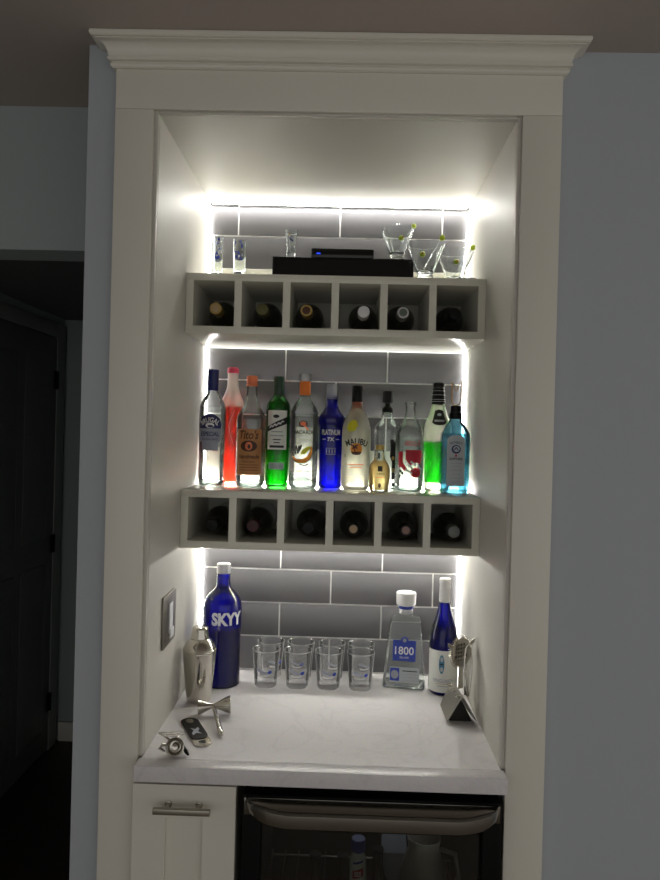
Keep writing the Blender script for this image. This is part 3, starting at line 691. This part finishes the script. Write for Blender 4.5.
def ff(off):
    def fn(u, py):
        z = b.z(py)
        for (za, wa, da, _), (zb, wb_, db, _) in zip(secs, secs[1:]):
            if za <= z <= zb: return (u * k, -(da + (db - da) * (z - za) / (zb - za)) - off, z)
        return (u * k, -13.6 * k - off, z)
    return fn
f, f2 = ff(.0006), ff(.0012); L = MB(); L.patch(f, -11.3, 11, 658.5, 638, 'print_blue', 8, 6); L.disc(f, 0, 638, 3.6, 3.6, 'print_blue'); L.disc(f2, 0, 638, 2, 2, 'print_grey', 12)
L.text('1800', f2, 0, 648.2, 18.5, -8, 'print_white', bold=.015); L.text('SILVER', f2, 0, 655, 9, -2, 'print_white'); L.build('label', b.o)
L = MB(); L.patch(f, -14, 15, 679.5, 664.5, 'label_silver', 8, 4); L.patch(f2, -13.4, -4.4, 678, 665.5, 'print_blue', 4, 4); L.disc(ff(.0018), -8.9, 671.8, 3.8, 4.2, 'print_grey', 16)
stroke(L, f2, [(-1.5, 668), (13, 668)], .9, 'print_black')
for py in (671, 674, 677): stroke(L, f2, [(-1.5, py), (13.5, py)], .4, 'print_grey')
L.build('lower_label', b.o)

b = Bot('wine_bottle', 'cobalt blue wine bottle with white neck and white label on the counter', 444, .465, Y0, 694.5, [(13.2, 693), (14.2, 690), (14.3, 680), (14.3, 650), (14, 640), (12.4, 630), (9, 619), (6.4, 608), (5.2, 600), (5, 592, 1), (4.8, 580)], 'deep_blue_glass', 'wine bottle', group='bottles on the counter')
b.liquid('deep_blue_glass', 625)
b.cap([(5.6, 602), (5.8, 601.6), (5.4, 584), (5.7, 583.5), (5.7, 579), (5, 578)], 'cap_white', 'neck_foil')
f = b.surf(); f2 = b.surf(.0012); L = MB(); L.patch(f, -20.5, 20.5, 690.5, 648.5, 'label_white', 24, 3)
L.disc(f2, -3.5, 662, 2.7, 9.5, 'print_teal', 24); L.disc(b.surf(.0018), -3.5, 657, 1.5, 2.6, 'label_silver', 12); L.disc(b.surf(.0018), -3.5, 667, 1.5, 2.4, 'label_silver', 12); stroke(L, b.surf(.0018), [(-5.3, 662), (-1.7, 662)], 1, 'print_black')
L.text('VINGUARD', f2, -2.5, 678.5, 20, -4, 'print_grey', bold=.01); stroke(L, f2, [(-8, 684), (8, 684)], .6, 'print_grey'); stroke(L, f2, [(-10, 681.6), (10, 681.6)], .35, 'gold_foil'); L.build('label', b.o)

# ------------------------------------------------------------------ cocktail shaker
b = Bot('cocktail_shaker', 'polished steel cocktail shaker in front of the tall blue bottle', 199.5, .338, CT, 704.3, [(11.6, 702.5), (12.2, 701), (14.4, 680), (16, 662), (16.6, 652), (16.4, 650)], 'steel', 'cocktail shaker', group=None)
b.cap([(16.5, 650.2), (17, 649.8), (17, 647.6), (16.2, 647), (15, 643), (12, 639), (9.4, 637)], 'steel', 'strainer_lid')
b.cap([(8.6, 637), (9.4, 636.6), (9.2, 634), (8.2, 628), (8, 626), (7, 624.6), (3, 623.8)], 'steel', 'cap')

# ------------------------------------------------------------------ tumblers
tp = [(.029, .0), (.0308, .002), (.0315, .010), (.0355, .055), (.0398, .102)]
ti = [(.0388, .1018), (.0345, .055), (.0298, .014), (.012, .012), (.0005, .012)]
tb = thing('tumbler', 'clear printed tumbler', 'glass', group='printed tumblers on the counter')
MB().lathe(tp + [(.0394, .1028)] + ti, 'tumbler_glass', 40, cap1=False).build('bowl', tb)
m = MB(); m.lathe([(.0386, .1014), (.0396, .1010), (.0403, .1020), (.0399, .1034), (.0388, .1034)], 'rim_glass', 40, cap0=False, cap1=False); m.build('rim', tb)
m = MB()
def tsf(off):
    def fn(u, z):
        r = .0315 + (.0398 - .0315) * (z - .01) / .092 + off; a = u / r; return (r * math.sin(a), -r * math.cos(a), z)
    return fn
f, f2 = tsf(.0005), tsf(.001)
m.blob(f, [(-.024, .052), (-.014, .056), (-.004, .050), (.006, .047), (.016, .052), (.020, .056), (.014, .046), (.004, .041), (-.008, .044), (-.018, .047)], 'print_grey')
m.blob(f, [(-.018, .040), (-.004, .037), (.012, .039), (.020, .043), (.010, .035), (-.006, .033), (-.016, .035)], 'print_white')
m.blob(f2, [(.010, .046), (.015, .051), (.021, .050), (.022, .045), (.017, .041), (.011, .042)], 'print_blue'); m.build('print', tb)
spots = [(266, 0), (297.6, 0), (328.5, 0), (360.5, 0), (270.5, 1), (300.5, 1), (331.5, 1), (360.5, 1)]
words = ['front row tumbler beside the tall blue bottle', 'second front row tumbler from the blue bottle', 'third front row tumbler from the blue bottle', 'front row tumbler nearest the trapezoid bottle',
         'tumbler behind the front one beside the tall blue bottle', 'second back row tumbler from the blue bottle', 'third back row tumbler from the blue bottle', 'back row tumbler nearest the trapezoid bottle']
for i, (px, row) in enumerate(spots):
    y = .475 + row * .0815; o = tb if i == 0 else dup(tb, '')
    o['label'] = 'clear printed ' + words[i]; o.location = (atY(px, 670, y).x, y, CT); o.rotation_euler = (0, 0, (-.05, .0, .06, -.02, .5, -.3, .2, .4)[i])

# ------------------------------------------------------------------ jigger, opener, stopper
jc = atZ(213.5, 706.3, CT + .022); ax = Vector((.98, .16, .06)).normalized()
jg = thing('jigger', 'steel double jigger with handle lying on the counter', 'jigger', (jc.x, jc.y, CT))
rot = Vector((0, 0, 1)).rotation_difference(ax).to_matrix().to_4x4(); rot = Matrix.Translation((0, 0, .0232)) @ rot
m = MB(); m.lathe([(.0055, .0), (.009, .010), (.018, .030), (.0222, .042), (.0218, .0425), (.017, .031), (.008, .012), (.0004, .007)], 'steel', 32, rot, cap0=False, cap1=False); m.build('large_cup', jg)
m = MB(); m.lathe([(.0055, .0), (.0085, -.010), (.016, -.028), (.0192, -.038), (.0188, -.0385), (.015, -.029), (.0075, -.012), (.0004, -.007)], 'steel', 32, rot, cap0=False, cap1=False); m.build('small_cup', jg)
he = atZ(221.5, 735, CT + .008); hv = Vector((he.x - jc.x, he.y - jc.y, -.0150)); h0 = Vector((0, 0, .0232))
m = MB(); m.tube([h0 + hv * t_ for t_ in (.03, .25, .5, .9, .97, 1)], .006, 'steel', 14, rs=[.0042, .0055, .0062, .0068, .006, .003]); m.build('handle', jg)

p0, p1 = atZ(187.5, 719.5, CT), atZ(205, 747.5, CT); op_ang = math.atan2(p1.y - p0.y, p1.x - p0.x)
op = thing('bottle_opener', 'flat bar opener with black grip and bright emblem on the counter', 'bottle opener', ((p0.x + p1.x) / 2, (p0.y + p1.y) / 2, CT), op_ang)
def slot(x0, x1, w, n=10):
    out = []
    for k in range(n + 1): a = -PI / 2 + PI * k / n; out.append((x1 - w + w * math.cos(a), w * math.sin(a)))
    for k in range(n + 1): a = PI / 2 + PI * k / n; out.append((x0 + w + w * math.cos(a), w * math.sin(a)))
    return out
fl3 = lambda a, b_, d_: (a, b_, d_)
m = MB(); m.prism(slot(-.083, .083, .0205), fl3, .0006, .0032, 'steel')
m.prism(slot(.051, .069, .008), fl3, .0032, .0034, 'dark_void'); m.build('blade', op)
m = MB(); g = slot(-.0835, .045, .0211); g = [(min(x, .044), y) for x, y in g]; m.prism(g, fl3, .0032, .0046, 'black'); m.build('grip', op)
m = MB(); m.prism(slot(-.076, -.050, .0085), fl3, .0046, .0049, 'steel'); fz = lambda a, b_: (a, b_, .0050)
m.blob(fz, [(-.022, -.010), (-.004, -.004), (.010, -.012), (.022, -.012), (.012, -.002), (.020, .010), (.004, .004), (-.010, .011), (-.020, .009), (-.010, .001)], 'print_grey'); m.build('emblem', op)

sp = atZ(172, 757.5, CT)
st = thing('bottle_stopper', 'silver lever bottle stopper lying at the front of the counter', 'bottle stopper', (sp.x, sp.y + .012, CT), .15)
m = MB(); tl = Matrix.Translation((.004, -.006, .0205)) @ Matrix.Rotation(PI / 2 - .35, 4, 'X')
m.lathe([(.0155, -.022), (.0160, -.020), (.0160, .004), (.0195, .010), (.0200, .014), (.0180, .015), (.0140, .011), (.0125, .004), (.0120, -.012), (.0005, -.013)], 'steel', 32, tl, cap1=False); m.build('cup', st)
m = MB(); m.lathe([(.003, -.013), (.003, .004), (.006, .005), (.006, .008), (.0005, .009)], 'steel', 16, tl); m.build('plunger', st)
m = MB(); m.tube([(-.006, .012, .026), (-.026, .014, .040), (-.032, .010, .045), (-.026, .004, .047), (.004, .006, .046), (.018, .010, .044), (.020, .014, .041), (.006, .014, .036), (-.02, .018, .036)], .0024, 'steel', 8, closed=True); m.build('lever', st)
m = MB(); m.tube([(-.010, .006, .020), (-.024, -.002, .024), (-.030, -.004, .018), (-.018, -.004, .010)], .0035, 'steel', 8, rs=[.003, .004, .004, .002]); m.build('arm', st)
m = MB(); m.tube([(.019, .006, .018), (.028, -.004, .008), (.033, -.010, .0035)], .004, 'black', 8, rs=[.003, .0045, .0025]); m.build('rubber_tab', st)

# ------------------------------------------------------------------ bar tool stand with tools
TS = thing('tool_stand', 'tent shaped stainless steel bar tool stand by the side wall', 'tool stand', (.3440, .237, CT))
m = MB(); K = 14
def sheet(t_, d_, e):
    # cross-section: two legs bending into a narrow rounded ridge, front edge d=0, back d=1
    w = .0375; a = abs(t_); s_ = 1 if t_ > 0 else -1
    x = s_ * w * a; z = .071 * (1 - (a * a + .004) ** .5) + .0045 * a
    n_ = Vector((s_ * .8 if a > .05 else 0, 0, .6 if a > .05 else 1)).normalized() * e
    lean = -.008 * d_
    return Vector((x * (1 - .18 * d_) + lean + n_.x, .115 * d_, z * (1 + .05 * d_) + n_.z + .0006))
vs = []; fs = []
for e in (0, .0016):
    for d_ in (0, 1):
        for i in range(K + 1): vs.append(sheet(i / K * 2 - 1, d_, e if abs(i / K * 2 - 1) < .99 else e * .5))
q = K + 1
for i in range(K):
    fs += [(2 * q + i, 2 * q + i + 1, 3 * q + i + 1, 3 * q + i), (i + 1, i, q + i, q + i + 1), (i, i + 1, 2 * q + i + 1, 2 * q + i), (q + i + 1, q + i, 3 * q + i, 3 * q + i + 1)]
for i in (0, K): fs.append((i, q + i, 3 * q + i, 2 * q + i))
m.add(vs, fs, 'brushed_steel'); m.build('stand', TS)
MB().prism([(-.030, .001), (.030, .001), (.004, .050), (-.004, .050)], lambda a, b_, d_: (a * (1 - d_) - d_ * .05, d_, b_), .022, .112, 'dark_void').build('opening_shade', TS)  # dark block standing in for the shade inside the open stand
m = MB()
for y in (.018, .06, .098): m.tube([(-.004 - y * .15 + .0085 * math.cos(a), y + .0085 * math.sin(a), .0655) for a in [2 * PI * k / 16 for k in range(16)]], .0016, 'steel', 6, closed=True)
m.build('holder_ring', TS)
# strainer: coil rimmed disc on a flat handle standing in the stand
hx, hy = .3465, .297
sr = thing('bar_strainer', 'round coil rimmed cocktail strainer standing in the tool stand', 'strainer', (hx, hy, CT + .085))
fc = Vector((.55, -.83, 0)).normalized(); sd = Vector((fc.y * -1, fc.x, 0))
def sc_(u, v, d_): p_ = sd * u + fc * d_; return (p_.x, p_.y, v)
m = MB(); m.prism([(.034 * math.cos(2 * PI * k / 28), .078 + .038 * math.sin(2 * PI * k / 28)) for k in range(28)], sc_, 0, .0012, 'steel')
for qx in range(-2, 3):
    for qz in range(-2, 3):
        if qx * qx + qz * qz < 7: m.disc(lambda a, b_: sc_(a, b_, .0015), qx * .009, .078 + qz * .010, .0026, .0030, 'dark_void', 8)
m.build('disc', sr)
m = MB(); cp = []
for k in range(420):
    a = 2 * PI * k / 420; ph = a * 46; rr = .034 + .0042 * math.cos(ph); cp.append(sc_(rr * math.cos(a), .078 + rr * 1.1 * math.sin(a), -.002 + .0042 * math.sin(ph)))
m.tube(cp, .0007, 'steel', 5, closed=True); m.build('spring', sr)
m = MB(); m.prism([(-.006, .042), (.006, .042), (.008, .010), (.008, -.015), (-.008, -.015), (-.008, .010)], sc_, 0, .0016, 'steel'); m.build('handle', sr)
m = MB()
for sx in (-1, 1): m.prism([(sx * .030, .10), (sx * .046, .108), (sx * .046, .098), (sx * .030, .09)], sc_, 0, .0012, 'steel')
m.build('prong', sr)
# tongs
tg = thing('ice_tongs', 'slim steel ice tongs leaning beside the strainer in the tool stand', 'tongs', (.362, .270, CT + .060))
for sx in (-1, 1):
    m = MB(); pts = [(sx * .002, 0, .0), (sx * .008, .004, .05), (sx * .009, .008, .09), (sx * .006, .010, .118), (0, .011, .128)]
    m.tube(pts, .0022, 'steel', 8); m.build('arm', tg)
# knife / spoon
kn = thing('bar_knife', 'long steel bar knife standing beside the wall in the tool stand', 'knife', (.366, .322, CT + .046))
m = MB(); m.prism([(-.006, .0), (.006, .0), (.0075, .07), (.006, .108), (0, .122), (-.006, .108)], lambda a, b_, d_: (a * .4, d_ + a * .9, b_), -.0007, .0007, 'steel'); m.build('blade', kn)
m = MB(); m.lathe([(.004, -.001), (.0045, .012), (.004, .020)], 'black', 12); m.build('handle', kn)

# ------------------------------------------------------------------ top shelf
Y0 = S1T
BXH = atY(343, 257.6, .385).z - Y0
bx = thing('set_top_box', 'wide flat black media box lying on the top shelf', 'media box', (atY(343, 266, .385).x, .385, Y0))
MB().box(-.1905, .1905, 0, .17, .004, BXH, 'black', .002).build('case', bx)
m = MB()
for x in (-.16, .16):
    for y in (.02, .15): m.lathe([(.009, 0), (.008, .004)], 'black_gloss', 14, Matrix.Translation((x, y, 0)))
m.build('foot', bx)
MB().box(-.184, .184, -.0012, 0, .008, BXH - .006, 'black_gloss').build('front_panel', bx)
sb = thing('streaming_box', 'small black streaming box with blue light stacked on the media box', 'media box', (atY(342.5, 254, .395).x, .395, Y0 + BXH + .0002))
MB().box(-.085, .085, 0, .10, .0, atY(342.5, 248.5, .395).z - Y0 - BXH, 'black_gloss', .004).build('case', sb)
MB().box(-.070, -.060, -.0006, .0004, .011, .014, 'status_blue').build('status_light', sb)

def shot(name, label, px, y, z0, h, r0, r1, prints):
    o = thing(name, label, 'shot glass', (atY(px, 258, y).x, y, z0), group='printed shot glasses')
    MB().lathe([(r0 * .92, 0), (r0, .002), (r0 * 1.02, h * .25), (r1, h), (r1 - .0012, h + .0004), (r0 * .9, h * .25), (r0 * .8, h * .2), (.0005, h * .19)], 'crystal', 32, cap1=False).build('bowl', o)
    def fn(u, v): r = r0 + (r1 - r0) * (v / h) + .0007; a = u / r; return (r * math.sin(a), -r * math.cos(a), v)
    m = MB(); rnd = random.Random(px)
    if prints == 'tall':
        for k in range(14):
            v = h * (.42 + .5 * rnd.random()); u_ = (rnd.random() - .5) * r1 * 1.2; s_ = .0015 + .002 * rnd.random()
            m.disc(fn, u_, v, s_, s_ * 1.3, 'print_blue' if rnd.random() < .6 else 'print_grey', 8)
        m.disc(fn, 0, h * .52, .0062, .0068, 'print_blue', 16); m.disc(lambda u, v: tuple(Vector(fn(u, v)) * 1.0 + Vector((0, -.0005, 0))), .001, h * .54, .003, .003, 'print_white', 10)
    else:
        m.disc(fn, .003, h * .62, .006, .007, 'print_grey', 12); m.blob(lambda u, v: tuple(Vector(fn(u, v)) + Vector((0, -.0005, 0))), [(-.006, h * .72), (.0, h * .66), (.008, h * .58), (.006, h * .54), (-.002, h * .6)], 'print_navy')
        m.disc(lambda u, v: tuple(Vector(fn(u, v)) + Vector((0, -.0006, 0))), -.004, h * .8, .003, .003, 'gold_foil', 8)
    m.build('print', o)
shot('shot_glass', 'tall blue printed shot glass closest to the side wall', 217.3, .40, Y0, atY(217, 236.5, .40).z - Y0, .0145, .0172, 'tall')
shot('shot_glass', 'tall blue printed shot glass next to the black media box', 239.6, .37, Y0, atY(239, 239.5, .37).z - Y0, .0155, .0180, 'tall')
shot('shot_glass', 'short printed shot glass standing on the black media box', 290.8, .405, Y0 + BXH + .0002, atY(291, 230.5, .405).z - Y0 - BXH, .0122, .0178, 'short')

mg = None
def martini(px, y, z0, label, ang, h=.098, sc=1.0):
    global mg
    if mg is None:
        mg = thing('cocktail_glass', label, 'cocktail glass', group='stemless cocktail glasses')
        MB().lathe([(.024, 0), (.0265, .0015), (.0262, .006), (.0215, .012), (.0205, .018), (.023, .024), (.051, .0975), (.0498, .098), (.0215, .027), (.0005, .0235)], 'crystal', 40, cap1=False).build('bowl', mg)
        m = MB(); q = Vector((.004, -.030, .064)); m.lathe([(.0004, -.008), (.0055, -.0055), (.0078, 0), (.0055, .0055), (.0004, .008)], 'olive_green', 18, Matrix.Translation(q) @ Matrix.Rotation(.7, 4, 'Y')); m.lathe([(.0022, -.0002), (.0022, .0008)], 'print_red', 10, Matrix.Translation(q + Vector((.003, -.0075, .001))) @ Matrix.Rotation(PI / 2, 4, 'X')); m.build('olive', mg)
        m = MB(); A, B = Vector((-.004, -.004, .029)), Vector((.047, -.004, .108)); m.tube([A, B], .0016, 'crystal', 8); pk = m.build('pick', mg)
        m = MB(); m.lathe([(.0004, -.0085), (.005, -.0062), (.0078, 0), (.005, .0062), (.0004, .0085)], 'olive_green', 18, Matrix.Translation(B) @ Matrix.Rotation(.5, 4, 'Y')); m.build('pick_top', pk)
        o = mg
    else: o = dup(mg, label)
    o.location = (atY(px, 258, y).x, y, z0); o.rotation_euler = (0, 0, ang); o.scale = (sc,) * 3; return o
martini(397, .425, Y0 + BXH + .0002, 'stemless cocktail glass standing on top of the black media box', .15, sc=.93)
martini(425.5, .352, Y0, 'stemless cocktail glass in front beside the black media box', -.5)
martini(455, .425, Y0, 'stemless cocktail glass nearest the side wall on the top shelf', -.15)
cs = MB(); cs.lathe([(.024, .0), (.026, .001), (.026, .003), (.018, .0075), (.0005, .009)], 'black', 28); o = cs.build('jar_lid'); p = atY(469.5, 276, .345); o.location = (p.x, .345, Y0); tag(o, 'small domed black lid lying at the end of the top shelf', 'lid')

# ------------------------------------------------------------------ what stands in the fridge
Y0 = .4235
def fb(px, y, top, rows, glass, name, label, cat='bottle', group='drinks in the fridge'):
    p = atY(px, top, y); o = thing(name, label, cat, (p.x, y, Y0), group=group); return o, p.z - Y0
o, h = fb(358.5, .10, 838, None, None, 'soda_bottle', 'white bottle with blue cap and red lettering behind the fridge glass')
MB().lathe([(.017, 0), (.0185, .004), (.0185, h - .055), (.016, h - .042), (.012, h - .034), (.011, h - .018)], 'label_white', 28).build('body', o)
MB().lathe([(.012, h - .03), (.0165, h - .026), (.0165, h - .004), (.0150, h)], 'print_blue', 28).build('cap', o)
fc_ = lambda u, v: (.0192 * math.sin(u / .0192), -.0192 * math.cos(u / .0192), v); m = MB(); m.blob(fc_, [(-.013, h - .085), (.013, h - .078), (.013, h - .058), (-.013, h - .066)], 'print_red'); m.text('ISS', lambda u, v: (.0197 * math.sin(u / .0197), -.0197 * math.cos(u / .0197), v), 0, h - .072, .016, .012, 'print_white', bold=.03); m.blob(fc_, [(-.012, h - .052), (.012, h - .046), (.012, h - .041), (-.012, h - .047)], 'print_blue'); m.build('label', o)
BP = [(.027, 0), (.0295, .004), (.0295, .10), (.027, .118), (.018, .140), (.0132, .160), (.0125, .19), (.0132, .192), (.0132, .2)]
for i, (px, y, lab) in enumerate(((316, .16, 'dark beer bottle at the hinge side behind the fridge glass'), (343, .16, 'dark beer bottle next to the white bottle in the fridge'), (378, .19, 'dark beer bottle between the white bottle and the jug in the fridge'))):
    if i == 0:
        o, h = fb(px, y, 835, None, None, 'beer_bottle', lab); beer = o
        MB().lathe(BP, 'bottle_dark', 28).build('body', o); MB().lathe([(.0140, .198), (.0145, .199), (.0135, .205)], 'black', 20).build('cap', o)
        m = MB(); m.patch(lambda u, v: (.0301 * math.sin(u / .0301), -.0301 * math.cos(u / .0301), v), -.03, .03, .05, .088, 'label_silver'); m.build('label', o)
    else: dup(beer, lab, (atY(px, 850, y).x, y, Y0))
o, h = fb(424, .15, 836, None, None, 'glass_jug', 'large clear glass jug behind the fridge door')
MB().lathe([(.055, 0), (.062, .006), (.064, .10), (.056, h - .085), (.042, h - .045), (.036, h - .025), (.040, h), (.038, h), (.034, h - .025), (.040, h - .045), (.054, h - .085), (.061, .10), (.058, .01), (.001, .008)], 'frosted_glass', 40, cap1=False).build('body', o)
m = MB(); m.tube([(.040, 0, h - .03), (.075, 0, h - .04), (.085, 0, h - .09), (.062, 0, h - .14)], .006, 'frosted_glass', 10); m.build('handle', o)
o, h = fb(394, .24, 834, None, None, 'milk_carton', 'pale grey drink carton behind the jug in the fridge', 'carton')
m = MB(); m.box(-.03, .03, -.03, .03, 0, h - .03, 'print_grey', .001); m.prism([(-.03, 0), (.03, 0), (0, .03)], lambda a, b_, d_: (d_, a, h - .03 + b_), -.03, .03, 'print_grey'); m.build('carton', o)
